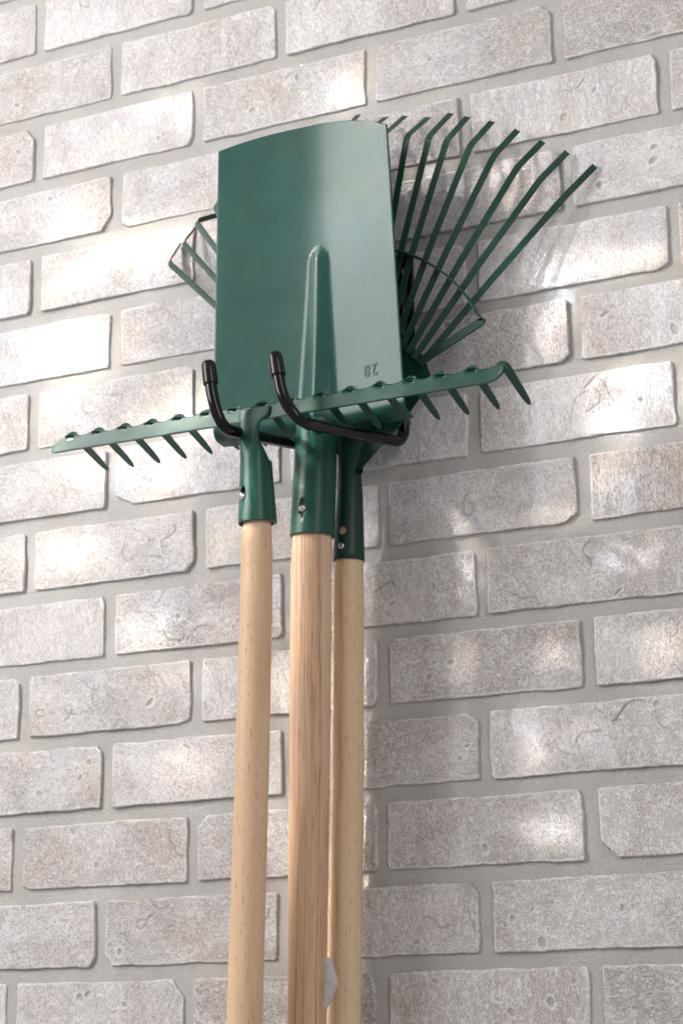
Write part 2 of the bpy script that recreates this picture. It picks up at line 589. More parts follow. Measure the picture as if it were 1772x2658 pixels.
def add_brick(row, col):
    global vcount
    dx = ROW_DX[row] * 1e-3 if 0 <= row < 15 else float(rng.normal(0, .0018))
    dz = ROW_DZ[row] * 1e-3 if 0 <= row < 15 else 0.0
    x1 = (col + (.5 if row % 2 else 0)) * PX + dx + rng.normal(0, .0006)
    x0 = x1 - PX + JX
    z1 = -row * QZ + dz
    z0 = z1 - QZ + JZ
    seen = -1 <= row <= 14 and -1 <= col <= 4
    step = .00115 if seen else .004
    hw, hh = (x1 - x0) / 2, (z1 - z0) / 2
    cx, cz = (x0 + x1) / 2, (z0 + z1) / 2
    sd = float(rng.random() * 90 + 3)
    u, v = np.meshgrid(axis(hw, step), axis(hh, step), indexing='xy')
    nu, nv = u.shape[1], u.shape[0]
    # rough moulded outline
    ex = .0010 * vnoise(v, np.sign(u) * 3 + 0 * v, sd, 55) + .0004 * vnoise(v, np.sign(u) * 5 + 0 * v, sd + 1, 210)
    ez = .0010 * vnoise(u, np.sign(v) * 3 + 0 * u, sd + 2, 40) + .00045 * vnoise(u, np.sign(v) * 5 + 0 * u, sd + 3, 190)
    wx, wz = np.abs(u) / hw, np.abs(v) / hh
    x = u + np.sign(u) * ex * wx ** 6
    z = v + np.sign(v) * ez * wz ** 6
    de = np.minimum(hw - np.abs(u), hh - np.abs(v))
    cuts = list(CHIPS.get((row, col), []))
    if (row, col) not in CHIPS:
        for cn in ('tl', 'tr', 'bl', 'br'):
            if rng.random() < .13:
                cuts.append((cn, rng.uniform(.003, .010), rng.uniform(.003, .010)))
            else:
                cuts.append((cn, rng.uniform(.0012, .0030), rng.uniform(.0012, .0030)))
    else:
        have = {c[0] for c in cuts}
        cuts += [(cn, .0018, .0018) for cn in ('tl', 'tr', 'bl', 'br') if cn not in have]
    for cn, a, bb in cuts:
        sx_, sz_ = (1 if cn[1] == 'r' else -1), (1 if cn[0] == 't' else -1)
        nx_, nz_ = bb / math.hypot(a, bb), a / math.hypot(a, bb)
        s = (sx_ * u - hw) * nx_ + (sz_ * v - hh) * nz_ + a * bb / math.hypot(a, bb)
        s = s + .0007 * vnoise(u, v, sd + 9, 220) * (a > .0035)
        de = np.minimum(de, -s)
        sp_ = np.maximum(s, 0)
        x = x - sx_ * nx_ * sp_
        z = z - sz_ * nz_ * sp_
    de = np.maximum(de, 0)
    bev = .0011
    t = np.clip(de / bev, 0, 1)
    y = MORTAR_Y * np.sqrt(1 - (1 - t) ** 2)
    X, Zc = cx + x, cz + z
    inside = np.clip(de / .004, 0, 1)
    relief = .00045 * vnoise(X, Zc, sd, 45) + .00028 * vnoise(X, Zc, sd + 4, 120) + .00016 * vnoise(X, Zc, sd + 5, 300)
    y = y + relief * inside + rng.normal(0, .0004)
    y = y + (rng.normal(0, .004) * x + rng.normal(0, .008) * z) * t
    wear = np.zeros_like(x)
    crack = np.zeros_like(x)
    rimv = np.exp(-((de - .0013) / .0010) ** 2) * np.clip(.5 + 1.2 * vnoise(X, Zc, sd + 11, 70), 0, 1)
    if seen:
        ncr = CRACKED.get((row, col), 1 if rng.random() < .35 else 0)
        for _ in range(ncr):
            px, pz = rng.uniform(-hw * .85, hw * .85), rng.uniform(-hh * .75, hh * .75)
            ang = rng.uniform(0, 2 * math.pi)
            turn = rng.normal(0, .10)
            n_ = int(rng.integers(8, 26))
            dpt = rng.uniform(.0006, .0014)
            wdt = rng.uniform(.00055, .0009)
            best = np.full_like(x, 1.)
            sidev = np.zeros_like(x)
            for k in range(n_):
                qx, qz = px + math.cos(ang) * .0018, pz + math.sin(ang) * .0018
                dd = np.hypot(x - qx, z - qz)
                sgn = (x - qx) * -math.sin(ang) + (z - qz) * math.cos(ang)
                sidev = np.where(dd < best, sgn, sidev)
                best = np.minimum(best, dd)
                px, pz = qx, qz
                turn += rng.normal(0, .13)
                turn *= .85
                ang += turn
            g = np.exp(-(best / wdt) ** 2)
            lip = np.exp(-((best - .0016) / .0012) ** 2) * (sidev > 0)
            y = y - dpt * g * inside + .00035 * lip * inside
            crack = np.maximum(crack, g * .75)
        npit = PITTED.get((row, col), int(rng.integers(0, 2)))
        for _ in range(npit):
            if (row, col) == (7, 4):
                px, pz = hw * rng.uniform(.78, .94), rng.uniform(-hh * .2, hh * .6)
            elif (row, col) == (5, 1):
                px, pz = rng.uniform(hw * .5, hw * .95), rng.uniform(-hh * .8, -hh * .5)
            else:
                px, pz = rng.uniform(-hw * .9, hw * .9), rng.uniform(-hh * .8, hh * .8)
            a, bb, th = rng.uniform(.0016, .0052), rng.uniform(.0013, .0032), rng.uniform(0, 3.1)
            qx = (x - px) * math.cos(th) + (z - pz) * math.sin(th)
            qz = -(x - px) * math.sin(th) + (z - pz) * math.cos(th)
            rr_ = np.hypot(qx / a, qz / bb) + .18 * vnoise(x, z, sd + 7, 420)
            g = np.clip((1.15 - rr_) / .3, 0, 1)
            rim = np.exp(-((rr_ - 1.45) / .30) ** 2)
            rimv = np.maximum(rimv, rim * .9)
            y = y - .0010 * g * inside + .00025 * rim * inside
            wear = np.maximum(wear, g * .7)
    co = np.stack([X, MORTAR_Y - y, Zc + Z0], -1).reshape(-1, 3)
    VV.append(co)
    idx = (np.arange(nu * nv).reshape(nv, nu) + vcount)
    f = np.stack([idx[:-1, :-1], idx[:-1, 1:], idx[1:, 1:], idx[1:, :-1]], -1).reshape(-1, 4)
    FF.append(f)
    rnd = rng.random(3)
    BR.append(np.tile(np.array([rnd[0], rnd[1], rnd[2], 1.0]), (nu * nv, 1)))
    WE.append(wear.reshape(-1))
    RI.append(rimv.reshape(-1))
    CK.append(crack.reshape(-1))
    vcount += nu * nv


ROWS, COLS = range(-5, 25), range(-3, 9)
for r_ in ROWS:
    for c_ in COLS:
        add_brick(r_, c_)
nb_faces = sum(len(f) for f in FF)
# mortar bed behind the bricks, gently uneven
gx, gz = np.meshgrid(np.linspace(-.80, 1.70, 420), np.linspace(-1.90, .50, 400), indexing='xy')
gy = MORTAR_Y - .0007 * vnoise(gx, gz, 5, 30) - .0004 * vnoise(gx, gz, 6, 110)
VV.append(np.stack([gx, gy, gz + Z0], -1).reshape(-1, 3))
idx = np.arange(gx.size).reshape(gx.shape) + vcount
FF.append(np.stack([idx[:-1, :-1], idx[:-1, 1:], idx[1:, 1:], idx[1:, :-1]], -1).reshape(-1, 4))
BR.append(np.zeros((gx.size, 4)))
for q_ in (WE, RI, CK):
    q_.append(np.zeros(gx.size))
vcount += gx.size
# the body of the wall behind
bx = np.array([(x, y, z) for x in (-.80, 1.70) for y in (MORTAR_Y + .004, .12) for z in (Z0 - 1.90, Z0 + .50)], float)
VV.append(bx)
k = vcount
FF.append(np.array([(k, k + 1, k + 3, k + 2), (k + 4, k + 6, k + 7, k + 5), (k, k + 4, k + 5, k + 1), (k + 2, k + 3, k + 7, k + 6), (k, k + 2, k + 6, k + 4), (k + 1, k + 5, k + 7, k + 3)]))
BR.append(np.zeros((8, 4)))
for q_ in (WE, RI, CK):
    q_.append(np.zeros(8))
V = np.concatenate(VV).astype(np.float32)
F = np.concatenate(FF).astype(np.int32)
me = bpy.data.meshes.new('brick_wall')
me.vertices.add(len(V))
me.vertices.foreach_set('co', V.ravel())
me.loops.add(F.size)
me.loops.foreach_set('vertex_index', F.ravel())
me.polygons.add(len(F))
me.polygons.foreach_set('loop_start', np.arange(0, F.size, 4, dtype=np.int32))
me.polygons.foreach_set('loop_total', np.full(len(F), 4, dtype=np.int32))
mi = np.zeros(len(F), dtype=np.int32)
mi[nb_faces:] = 1
me.materials.append(M_BRICK)
me.materials.append(M_MORTAR)
me.polygons.foreach_set('material_index', mi)
sm = np.ones(len(F), dtype=bool)
sm[-6:] = False
me.polygons.foreach_set('use_smooth', sm)
a = me.attributes.new('brick', 'FLOAT_COLOR', 'POINT')
a.data.foreach_set('color', np.concatenate(BR).astype(np.float32).ravel())
a = me.attributes.new('wear', 'FLOAT', 'POINT')
a.data.foreach_set('value', np.concatenate(WE).astype(np.float32))
for nm_, arr in (('rim', RI), ('crack', CK)):
    a = me.attributes.new(nm_, 'FLOAT', 'POINT')
    a.data.foreach_set('value', np.concatenate(arr).astype(np.float32))
me.update(calc_edges=True)
wall = bpy.data.objects.new('brick_wall', me)
wall['label'] = 'whitewashed brick wall with wide grey mortar joints and chipped corners'
wall['category'] = 'wall'
COL.objects.link(wall)

# ------------------------------------------------------------------ tool hanger
hanger = thing('tool_hanger', 'black coated two-pronged wall hook with rubber tips holding up the green tools', 'wall hook', W(.397, 0, -.50))
for P in ([W(.4405, .012, -.405), W(.4395, .012, -.579), W(.4124, .176, -.6005), W(.3975, .181, -.577), W(.3907, .181, -.5378)],
          [W(.3600, .012, -.405), W(.3590, .012, -.575), W(.3352, .176, -.5958), W(.3272, .181, -.568), W(.3230, .181, -.5350)]):
    path = smooth_path(P, corner=[.017, .020, .014])
    V, F = tube(path, .0054, 28)
    pr = build('prong', V, F, M_BLACK, hanger, autosmooth=50)
    tip, pre = P[-1], P[-2]
    dr = (tip - pre).normalized()
    cp, cr = [], []
    for s, r_ in ((-.0185, .0060), (-.0185, .0066), (-.0178, .0069), (-.0165, .0069), (-.006, .0067), (0.0, .0066), (.0025, .0060), (.0042, .0046), (.0052, .0026), (.0055, .0004)):
        cp.append(tip + dr * s)
        cr.append(r_)
    V, F = tube(cp, cr, 32)
    build('rubber_cap', V, F, M_CAP, pr, autosmooth=45)
V, F = band([W(.400, .0032, -.385), W(.400, .0032, -.53)], Vector((1, 0, 0)), .098, .004)
build('wall_plate', V, F, M_BLACK, hanger, autosmooth=30)
for z in (-.41, -.505):
    V, F = dome_screw(W(.400, .0052, z), (0, -1, 0), .0042)
    build('screw', V, F, M_ZINC, hanger)

# ------------------------------------------------------------------ spade
spade = thing('spade', 'green garden spade hung blade upwards on a thick streaky handle', 'spade', W(.354, .07, -1.42))
zb, zt = -.5600, -.2740                    # bottom (tread bend) and cutting edge of the blade


def ridge(z):
    """half width and height of the socket's bulge at height z"""
    t = (z + .5600) / (.178)               # 0 at the tread, 1 at the tip
    t = min(max(t, 0), 1)
    return .0172 * (1 - t) + .0088 * t, .0036 + .0085 * (1 - t) ** 2.0


def blade_surf(u, z):
    s = (z - zb) / (zt - zb)
    xl = .2706 + (.2750 - .2706) * max(s, 0)
    xr = .4700 + (.4578 - .4700) * max(s, 0)
    xc = .3765
    if u < 0:
        x = xc + (xc - xl) * u
    else:
        x = xc + (xr - xc) * u
    d = .0680 + .0120 * (math.sqrt(u * u + .012) - .1095) ** 1.25 * 1.13
    # shallow end of the bulge fades into the blade
    w, hgt = ridge(z)
    xr_ = x - (.3772 + .012 * (z + .56))
    tipz = -.3905
    a = abs(xr_) / w
    zc = tipz - .0125
    if z > zc:                              # domed end of the pressing
        a = math.hypot(a, (z - zc) / .0125)
    if a < 1.37:
        if a < .76:                         # two flanks meeting in a rounded crest
            prof = 1 - .98 * (math.sqrt(a * a + .014) - .118) ** 1.12
        else:                               # soft fillet instead of a hard crease
            e = (a - .76) / .60
            p0 = 1 - .98 * (math.sqrt(.76 ** 2 + .014) - .118) ** 1.12
            prof = p0 * max(0, 1 - e) ** 2.0 if e < 1 else 0
        d += hgt * prof
    return x, d


us = np.concatenate([np.linspace(-1, -.34, 34), np.linspace(-.33, .33, 96), np.linspace(.34, 1, 34)])
secs = []
front = []
zs = list(np.linspace(zb, zt, 130))
for z in zs:
    rowp = []
    s = (z - zb) / (zt - zb)
    for u in us:
        zz = z
        if s > .8:                          # the cutting edge is a gentle arc
            k = (s - .8) / .2
            zz = z + .0128 * (1 - abs(u + .04) ** 2.2) * k * k - (0.0088 * max(0, u) ** 1.5) * k * k + .001 * k
        x, d = blade_surf(u, min(z, zt))
        rowp.append((x, d, zz))
    front.append(rowp)
# fold the lower edge back into the foot tread
tread = []
x0row = front[0]
for kk in range(1, 15):
    t = kk / 14
    rowp = []
    for (x, d, z), u in zip(x0row, us):
        xr_ = abs(x - .3772)
        open_ = min(1, max(0, (xr_ - .012) / .016))          # the socket carries straight on downwards
        open_ = open_ * open_ * (3 - 2 * open_)
        arc = min(t / .62, 1) * math.radians(82)
        R_ = .0105
        dd = d - R_ * (1 - math.cos(arc)) * open_
        zz = z - R_ * math.sin(arc) * open_
        if t > .62:
            dd -= (t - .62) / .38 * .012 * open_
            zz -= (t - .62) / .38 * .0015 * open_
        dd_s = d - .004 * t
        zz_s = z - .022 * t
        rowp.append((x, dd * open_ + dd_s * (1 - open_), zz * open_ + zz_s * (1 - open_)))
    tread.append(rowp)
grid = tread[::-1] + front
V = [W(*p) for rowp in grid for p in rowp]
m_ = len(us)
F = [(i * m_ + k, i * m_ + k + 1, (i + 1) * m_ + k + 1, (i + 1) * m_ + k) for i in range(len(grid) - 1) for k in range(m_ - 1)]
blade = build('blade', V, F, M_BLADE, spade)
# make sure the normals look out of the wall before giving it thickness
if sum(p.normal.y for p in blade.data.polygons) > 0:
    blade.data.flip_normals()
md = blade.modifiers.new('s', 'SOLIDIFY')
md.thickness = .0021
md.offset = -1
md.use_even_offset = False
bv = blade.modifiers.new('bv', 'BEVEL')
bv.width = .0005
bv.segments = 2
bv.limit_method = 'ANGLE'
bv.angle_limit = math.radians(60)
bake(blade)
blade.data.polygons.foreach_set('use_smooth', [True] * len(blade.data.polygons))
blade.data.set_sharp_from_angle(angle=math.radians(50))

# stamped size number, upside down because the spade hangs head up: thin outline tubes, groove shade put into their darker green
tx = bpy.data.curves.new('t', 'FONT')
tx.body = '28'
tx.size = .0165
tx.space_character = 1.25
to = bpy.data.objects.new('t', tx)
COL.objects.link(to)
dg = bpy.context.evaluated_depsgraph_get()
tm = bpy.data.meshes.new_from_object(to.evaluated_get(dg))
bpy.data.objects.remove(to)
ec = {}
for p in tm.polygons:
    for e in p.edge_keys:
        ec[e] = ec.get(e, 0) + 1
bxs = [v.co.x for v in tm.vertices]
bys = [v.co.y for v in tm.vertices]
cx_, cy_ = (min(bxs) + max(bxs)) / 2, (min(bys) + max(bys)) / 2


def on_blade(p):
    lx, lz = -(p[0] - cx_) * .82, -(p[1] - cy_)
    x, z = .4352 + lx, -.5248 + lz
    u = (x - .3765) / (.4700 - (.4700 - .4578) * ((z - zb) / (zt - zb)) - .3765)
    return W(x, blade_surf(u, z)[1], z)


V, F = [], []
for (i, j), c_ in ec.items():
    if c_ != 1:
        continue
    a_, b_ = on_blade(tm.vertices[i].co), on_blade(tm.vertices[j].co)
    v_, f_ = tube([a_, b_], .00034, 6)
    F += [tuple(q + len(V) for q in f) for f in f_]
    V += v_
build('stamped_number', V, F, M_GROOVE_SHADE, blade)

# socket
sx0, sx1 = (.3772, -.566), (.3712, -.6755)
ax = [W(sx0[0] + (sx1[0] - sx0[0]) * t, .0715 - .0005 * t, sx0[1] + (sx1[1] - sx0[1]) * t) for t in np.linspace(0, 1, 14)]
V, F = lathe_tube(ax, [.0192 + .0016 * t for t in np.linspace(0, 1, 14)], [.0176 + .0015 * t for t in np.linspace(0, 1, 14)], seam=(math.radians(200), .0))
sock = build('socket', V, F, M_GREEN, spade, autosmooth=50)
sn = Vector((-.06, -.99, .0)).normalized()
cut(sock, build('c', *tube([W(.3712, .12, -.6500), W(.3712, .075, -.6500)], .0034, 24), M_GREEN, spade))
cut(sock, build('c', *tube([W(.3709, .12, -.6560), W(.3709, .075, -.6560)], .0034, 24), M_GREEN, spade))
cut(sock, build('c', *band([W(.3710, .12, -.6530), W(.3710, .075, -.6530)], Vector((1, 0, 0)), .0068, .0062), M_GREEN, spade))
V, F = dome_screw(W(.3711, .0906, -.6532), (.0, -1, .1), .0037)
build('screw', V, F, M_ZINC, sock)
# handle
hp = [(.3745, .0700, -.60, .0165), (.3712, .0700, -.66, .0182), (.3706, .0700, -.68, .0186), (.3692, .0700, -.705, .0190), (.3655, .07, -.90, .0182), (.3610, .070, -1.11, .0170), (.3560, .070, -1.35, .0165), (.3545, .070, -1.42, .0160)]
V, F = tube([W(*p[:3]) for p in hp], [p[3] for p in hp], 48)
spade_handle = build('handle', V, F, M_ASH, spade, autosmooth=50)

# scrap of sticker paper still stuck on the handle's right side, its torn flap standing off
base = [(-1.0505, 0.0), (-1.0540, .0005), (-1.0575, .0055), (-1.0600, .0085), (-1.0630, .0100), (-1.0665, .0108), (-1.0700, .0120), (-1.0740, .0132), (-1.0780, .0141), (-1.0800, .0138),
        (-1.0840, .0112), (-1.0880, .0088), (-1.0920, .0065), (-1.0955, .0040), (-1.0975, .0012), (-1.1005, 0.0)]
V, F = [], []
nW = 9
for i, (z, wdt) in enumerate(base):
    for k_ in range(nW):
        t = k_ / (nW - 1)
        curl = .0020 * math.sin(t * 2.6) + .0006 * math.sin(z * 900 + t * 3)
        jag = .0005 * math.sin(z * 2100) if k_ == nW - 1 else 0
        V.append(W(.3620 + .0165 + (wdt * .86 + jag) * t - .004 * (1 - t), .0700 + curl - .004 * t * t, z))
for i in range(len(base) - 1):
    for k_ in range(nW - 1):
        F.append((i * nW + k_, i * nW + k_ + 1, (i + 1) * nW + k_ + 1, (i + 1) * nW + k_))
lab = build('torn_label', V, F, M_PAPER, spade_handle)
md = lab.modifiers.new('s', 'SOLIDIFY')
md.thickness = .00035
bake(lab)

# ------------------------------------------------------------------ garden rake (front)
rake = thing('garden_rake', 'green garden rake with sixteen short teeth, frontmost, its level head crossing the spade', 'rake', W(.312, .11, -1.42))
T0, TS = .1536, .02922
teeth_x = [T0 + TS * k for k in range(16)]
XL, XR = .1360, .5953
DB = .1500
xs = np.linspace(XL, XR, 16 * 40 + 1)
front, back = [], []


def bar_profile(x):
    """outline of the pressed bar at x: from the lower front lip, up, and over the back"""
    ph = (x - T0) / TS
    f_ = abs((ph + .5) % 1 - .5)           # 0 at a tooth, .5 between two teeth
    if x < T0 - .004 or x > teeth_x[-1] + .0035:
        f_ = min(.5, .16 + abs(x - min(max(x, T0), teeth_x[-1])) / TS * .9)
    bumpw = 0.5 + 0.5 * math.cos(min(1, f_ / .46) * math.pi)
    top = .0146 + .0032 * bumpw
    over = .0030 + (.0095 if x < .583 else .0020) * bumpw
    dim = 0.0 if x > .583 else .0085 * math.exp(-(((ph + .5 - .05) % 1 - .5) / .125) ** 4)
    rnd = 0.0
    if x < XL + .004:                       # left end: small round below, slanted above
        rnd = .0024 * (1 - math.sqrt(max(0, 1 - (1 - (x - XL) / .004) ** 2)))
    if x < XL + .010:
        top *= .35 + .65 * ((x - XL) / .010) ** .7
    if x > .5780:                           # right end sweeps up into the last tooth
        q = (x - .5780) / (XR - .5780)
        rnd = .0150 * (1 - math.sqrt(max(0, 1 - q * q))) * .92
    pts = []
    # front face
    for t in np.linspace(0, 1, 9):
        zf = rnd + (top * .84 - rnd) * t
        pts.append((.0014 * (1 - t) - dim * math.exp(-((zf / top - .95) / .17) ** 4), zf))
    # roll over the top
    for t in np.linspace(.12, 1, 10):
        a_ = t * math.radians(92)
        q = top * .16 + .0006
        d_ = -q * (1 - math.cos(a_)) * 1.3
        z_ = top * .84 + top * .16 * math.sin(a_)
        dip = dim * math.exp(-(((z_ / top) - .95) / .17) ** 4) * max(0, 1 - max(0, t - .45) / .4)
        pts.append((d_ - dip, z_ - min(rnd, .0015) * t))
    d_l, z_l = pts[-1]
    for t in (.35, .7, 1):
        pts.append((d_l - over * t, z_l - .0016 * t * t))
    return pts


rows = [bar_profile(x) for x in xs]
V = [W(x, DB + p[0], -.5828 + p[1]) for x, rowp in zip(xs, rows) for p in rowp]
m_ = len(rows[0])
F = [(i * m_ + k, i * m_ + k + 1, (i + 1) * m_ + k + 1, (i + 1) * m_ + k) for i in range(len(xs) - 1) for k in range(m_ - 1)]
head = build('crossbar', V, F, M_GREEN, rake)
if sum(p.normal.y for p in head.data.polygons) > 0:
    head.data.flip_normals()
md = head.modifiers.new('s', 'SOLIDIFY')
md.thickness = .0024
md.offset = -1
md.use_even_offset = False
bv = head.modifiers.new('bv', 'BEVEL')
bv.width = .0004
bv.segments = 2
bv.limit_method = 'ANGLE'
bv.angle_limit = math.radians(60)
bake(head)
head.data.polygons.foreach_set('use_smooth', [True] * len(head.data.polygons))
head.data.set_sharp_from_angle(angle=math.radians(50))
# teeth: hollow-backed tapering prongs, one mesh shared by sixteen copies
tp = [(.1455, -.5660, .0092, .0022), (.1420, -.5655, .0090, .0024), (.1370, -.5660, .0086, .0028), (.1300, -.5678, .0080, .0032), (.1200, -.5708, .0074, .0034), (.1100, -.5740, .0069, .0034), (.0980, -.5779, .0063, .0032),
      (.0900, -.5806, .0056, .0029), (.0850, -.5823, .0046, .0026), (.0815, -.5836, .0030, .0022), (.0800, -.5842, .0012, .0014)]
secs = []
for i, (d, z, w, t) in enumerate(tp):
    a_, b_ = tp[max(0, i - 1)], tp[min(len(tp) - 1, i + 1)]
    tv = Vector((0, -(b_[0] - a_[0]), b_[1] - a_[1])).normalized()
    nn = Vector((1, 0, 0)).cross(tv)
    nn = nn if nn.z > 0 else -nn
    sec = []
    for k in range(20):
        an = 2 * math.pi * k / 20
        cx, cy = math.cos(an), math.sin(an)
        px = math.copysign(abs(cx) ** .8, cx) * w * .57
        py = (math.copysign(abs(cy) ** .8, cy) * t / 2) + .0012 * (1 - (abs(px) / (w / 2 + 1e-9)) ** 2) * (w / .009)
        sec.append(W(teeth_x[0], d, z) + Vector((px, 0, 0)) + nn * py)
    secs.append(sec)
V, F = loft(secs)
tooth = build('tooth', V, F, M_GREEN, rake, autosmooth=50)
for k in range(1, 16):
    t_ = tooth.copy()
    COL.objects.link(t_)
    t_.parent = rake
    t_.location = (teeth_x[k] - teeth_x[0], random.uniform(-.0012, .0012), random.uniform(-.0006, .0006))
    t_.rotation_euler = (0, 0, 0)

# neck strip: round socket flattening into a tongue that turns into the bar
ax = []


def ring_sec(cx, d, z, hx, hy, n_=40, p_=2.0, tilt=0.0):
    out = []
    for k in range(n_):
        a_ = 2 * math.pi * k / n_
        c_, s_ = math.cos(a_), math.sin(a_)
        e_ = 2.0 / p_
        out.append(W(cx + math.copysign(abs(c_) ** e_, c_) * hx, d + math.copysign(abs(s_) ** e_, s_) * hy, z + tilt * math.copysign(abs(s_) ** e_, s_) * hy))
    return out


secs = [ring_sec(.3552, .1512, -.5715, .0150, .0012, p_=4), ring_sec(.3548, .1520, -.5765, .0150, .0012, p_=4), ring_sec(.3540, .1525, -.5803, .0146, .0012, p_=4), ring_sec(.3520, .1528, -.5832, .0112, .00125, p_=4),
        ring_sec(.3505, .1530, -.5870, .0096, .0014, p_=4), ring_sec(.3494, .1530, -.5925, .0092, .0016, p_=4), ring_sec(.3492, .1525, -.5990, .0094, .0022, p_=3.4), ring_sec(.3497, .1510, -.6045, .0101, .0042, p_=2.8),
        ring_sec(.3506, .1490, -.6110, .0118, .0080, p_=2.3), ring_sec(.3514, .1468, -.6180, .0131, .0116, p_=2.0), ring_sec(.3516, .1455, -.6240, .0134, .0130)]
V, F = loft(secs)
build('neck', V, F, M_GREEN, rake, autosmooth=60)
tt = np.linspace(0, 1, 16)
ax = [W(.3515 + .0007 * t, .1452 - .0012 * t, -.6205 - .0570 * t) for t in tt]
V, F = lathe_tube(ax, [.0136 + .0033 * t for t in tt], [.0118 + .0030 * t for t in tt], seam=(math.radians(318), .0016))
sock = build('socket', V, F, M_GREEN, rake, autosmooth=50)
cut(sock, build('c', *tube([W(.3462, .20, -.6490), W(.3462, .148, -.6490)], .0030, 24), M_GREEN, rake))
cut(sock, build('c', *tube([W(.3459, .20, -.6548), W(.3459, .148, -.6548)], .0030, 24), M_GREEN, rake))
cut(sock, build('c', *band([W(.34605, .20, -.6519), W(.34605, .148, -.6519)], Vector((1, 0, 0)), .0060, .0060), M_GREEN, rake))
V, F = dome_screw(W(.3458, .1595, -.6552), (-.22, -1, .1), .0036)
build('screw', V, F, M_ZINC, sock)
hp = [(.3520, .1440, -.640, .0110), (.3522, .1438, -.665, .0122), (.3521, .1435, -.683, .0130), (.3515, .1425, -.700, .0138), (.3507, .1415, -.7165, .0143), (.3480, .1390, -.77, .0146), (.3400, .131, -.90, .0150), (.3268, .12, -1.11, .0155),
      (.3170, .111, -1.30, .0155), (.3110, .107, -1.42, .0150)]
V, F = tube([W(*p[:3]) for p in hp], [p[3] for p in hp], 48)
build('handle', V, F, M_BEECH, rake, autosmooth=50)

# ------------------------------------------------------------------ leaf rake (behind)
leaf = thing('leaf_rake', 'dark green leaf rake with a wide fan of bent flat tines behind the spade', 'rake', W(.375, .03, -1.42))
CX, CZ, DF = .4075, -.5760, .040
ang = [46.4, 40.2, 34.7, 29.1, 23.6, 18.6, 14.8, 10.2, 5.4, .6, -4.4, -9.0, -13.6, -18.0, -22.4, -26.8, -31.1, -35.7, -40.1, -44.8]
rad = [.2900, .2915, .2915, .2935, .2962, .2982, .3005, .3005, .303, .304, .305, .306, .307, .308, .309, .310, .3085, .3095, .3035, .3015]
# the fan is arched: its outer tines curve in towards the wall
BENDS = {0: (.6081, -.3622), 1: (.5886, -.3425), 2: (.5680, -.3283), 3: (.5470, -.3136), 4: (.5245, -.3005), 5: (.5020, -.2911), 6: (.4846, -.2838), 7: (.4619, -.2795),
         19: (.1801, -.3482), 18: (.2002, -.3323), 17: (.2173, -.3138), 16: (.2423, -.3044)}
TIPS = {0: (.6376, -.3331), 1: (.6117, -.3142), 2: (.5881, -.2990), 3: (.5635, -.2825), 4: (.5384, -.2682), 5: (.5132, -.2581), 6: (.4959, -.2507), 7: (.4719, -.2498),
        8: (.4473, -.2430), 9: (.4267, -.2397), 10: (.3967, -.2302), 11: (.3742, -.2323), 17: (.2371, -.3037), 18: (.2070, -.3126), 19: (.1882, -.3265)}
for i_, (th, R_) in enumerate(zip(ang, rad)):
    t = math.radians(th)
    dv = (math.sin(t), math.cos(t))
    start = .075 + .018 * math.cos(t)
    dbend, dtip = .042 - .030 * (th / 46) ** 2, .012 - .008 * (th / 46) ** 2
    bx_, bz_ = BENDS.get(i_, (CX + dv[0] * R_, CZ + dv[1] * R_))
    p0 = W(CX + dv[0] * start, .0425, CZ + dv[1] * start)
    pb = W(bx_, dbend, bz_)
    pm = p0.lerp(pb, .5) + Vector((0, -.0025, 0))
    ph = math.radians(13 + th * .29)
    pt = W(bx_ + math.sin(ph) * .0275, dtip, bz_ + math.cos(ph) * .0275)
    if i_ in TIPS:
        pt = W(TIPS[i_][0], dtip, TIPS[i_][1])
    # flat of the strip follows the arch
    wd = Vector((dv[1], .062 / .046 * th / 46 * .1 / .30 * dv[1], -dv[0]))
    path = [p0, pm] + smooth_path([pm, pb, pt], corner=.006)[1:]
    V, F = band(path, wd, .0064, .0013, crown=.0002)
    build('tine', V, F, M_TINE, leaf, autosmooth=35)
# brace across the tines: strip standing on edge in the arc, bent down flat at both ends
def polar(th, R_, d):
    t = math.radians(th)
    return W(CX + math.sin(t) * R_, d, CZ + math.cos(t) * R_)


arc_pts = [polar(th, .1850 - .0265 * (abs(th) / 50) ** 1.6, .0500 - .011 * (th / 50) ** 2) for th in np.linspace(50, -50, 41)]
endR, endL = polar(45, .088, .0435), polar(-45, .088, .0435)
raw = smooth_path([endR, polar(53, .1580, .0385), arc_pts[0]], corner=.009)[:-1] + arc_pts + smooth_path([arc_pts[-1], polar(-53, .1580, .0385), endL], corner=.009)[1:]
fine = []
for a_, b_ in zip(raw[:-1], raw[1:]):
    n_ = max(1, int((b_ - a_).length / .002))
    for k in range(n_):
        fine.append(a_.lerp(b_, k / n_))
fine.append(raw[-1])
ws, wdt = [], []
nf = len(fine)
for i_, p in enumerate(fine):
    t = (fine[min(nf - 1, i_ + 1)] - fine[max(0, i_ - 1)]).normalized()
    rx, rz = p.x - CX, p.z - Z0 - CZ
    rad_dir = Vector((rx, 0, rz)).normalized()
    al = abs(t.dot(rad_dir))               # 1 on the arms, 0 along the arc
    flat = min(1, max(0, (al - .25) / .5))
    inpl = t.cross(Vector((0, 1, 0))).normalized()
    ws.append((Vector((0, -1, 0)) * (1 - flat) + inpl * flat).normalized())
    wdt.append(.0072 + .0014 * flat)
V, F = band(fine, ws, wdt, .0020)
build('brace', V, F, M_TINE, leaf, autosmooth=40)
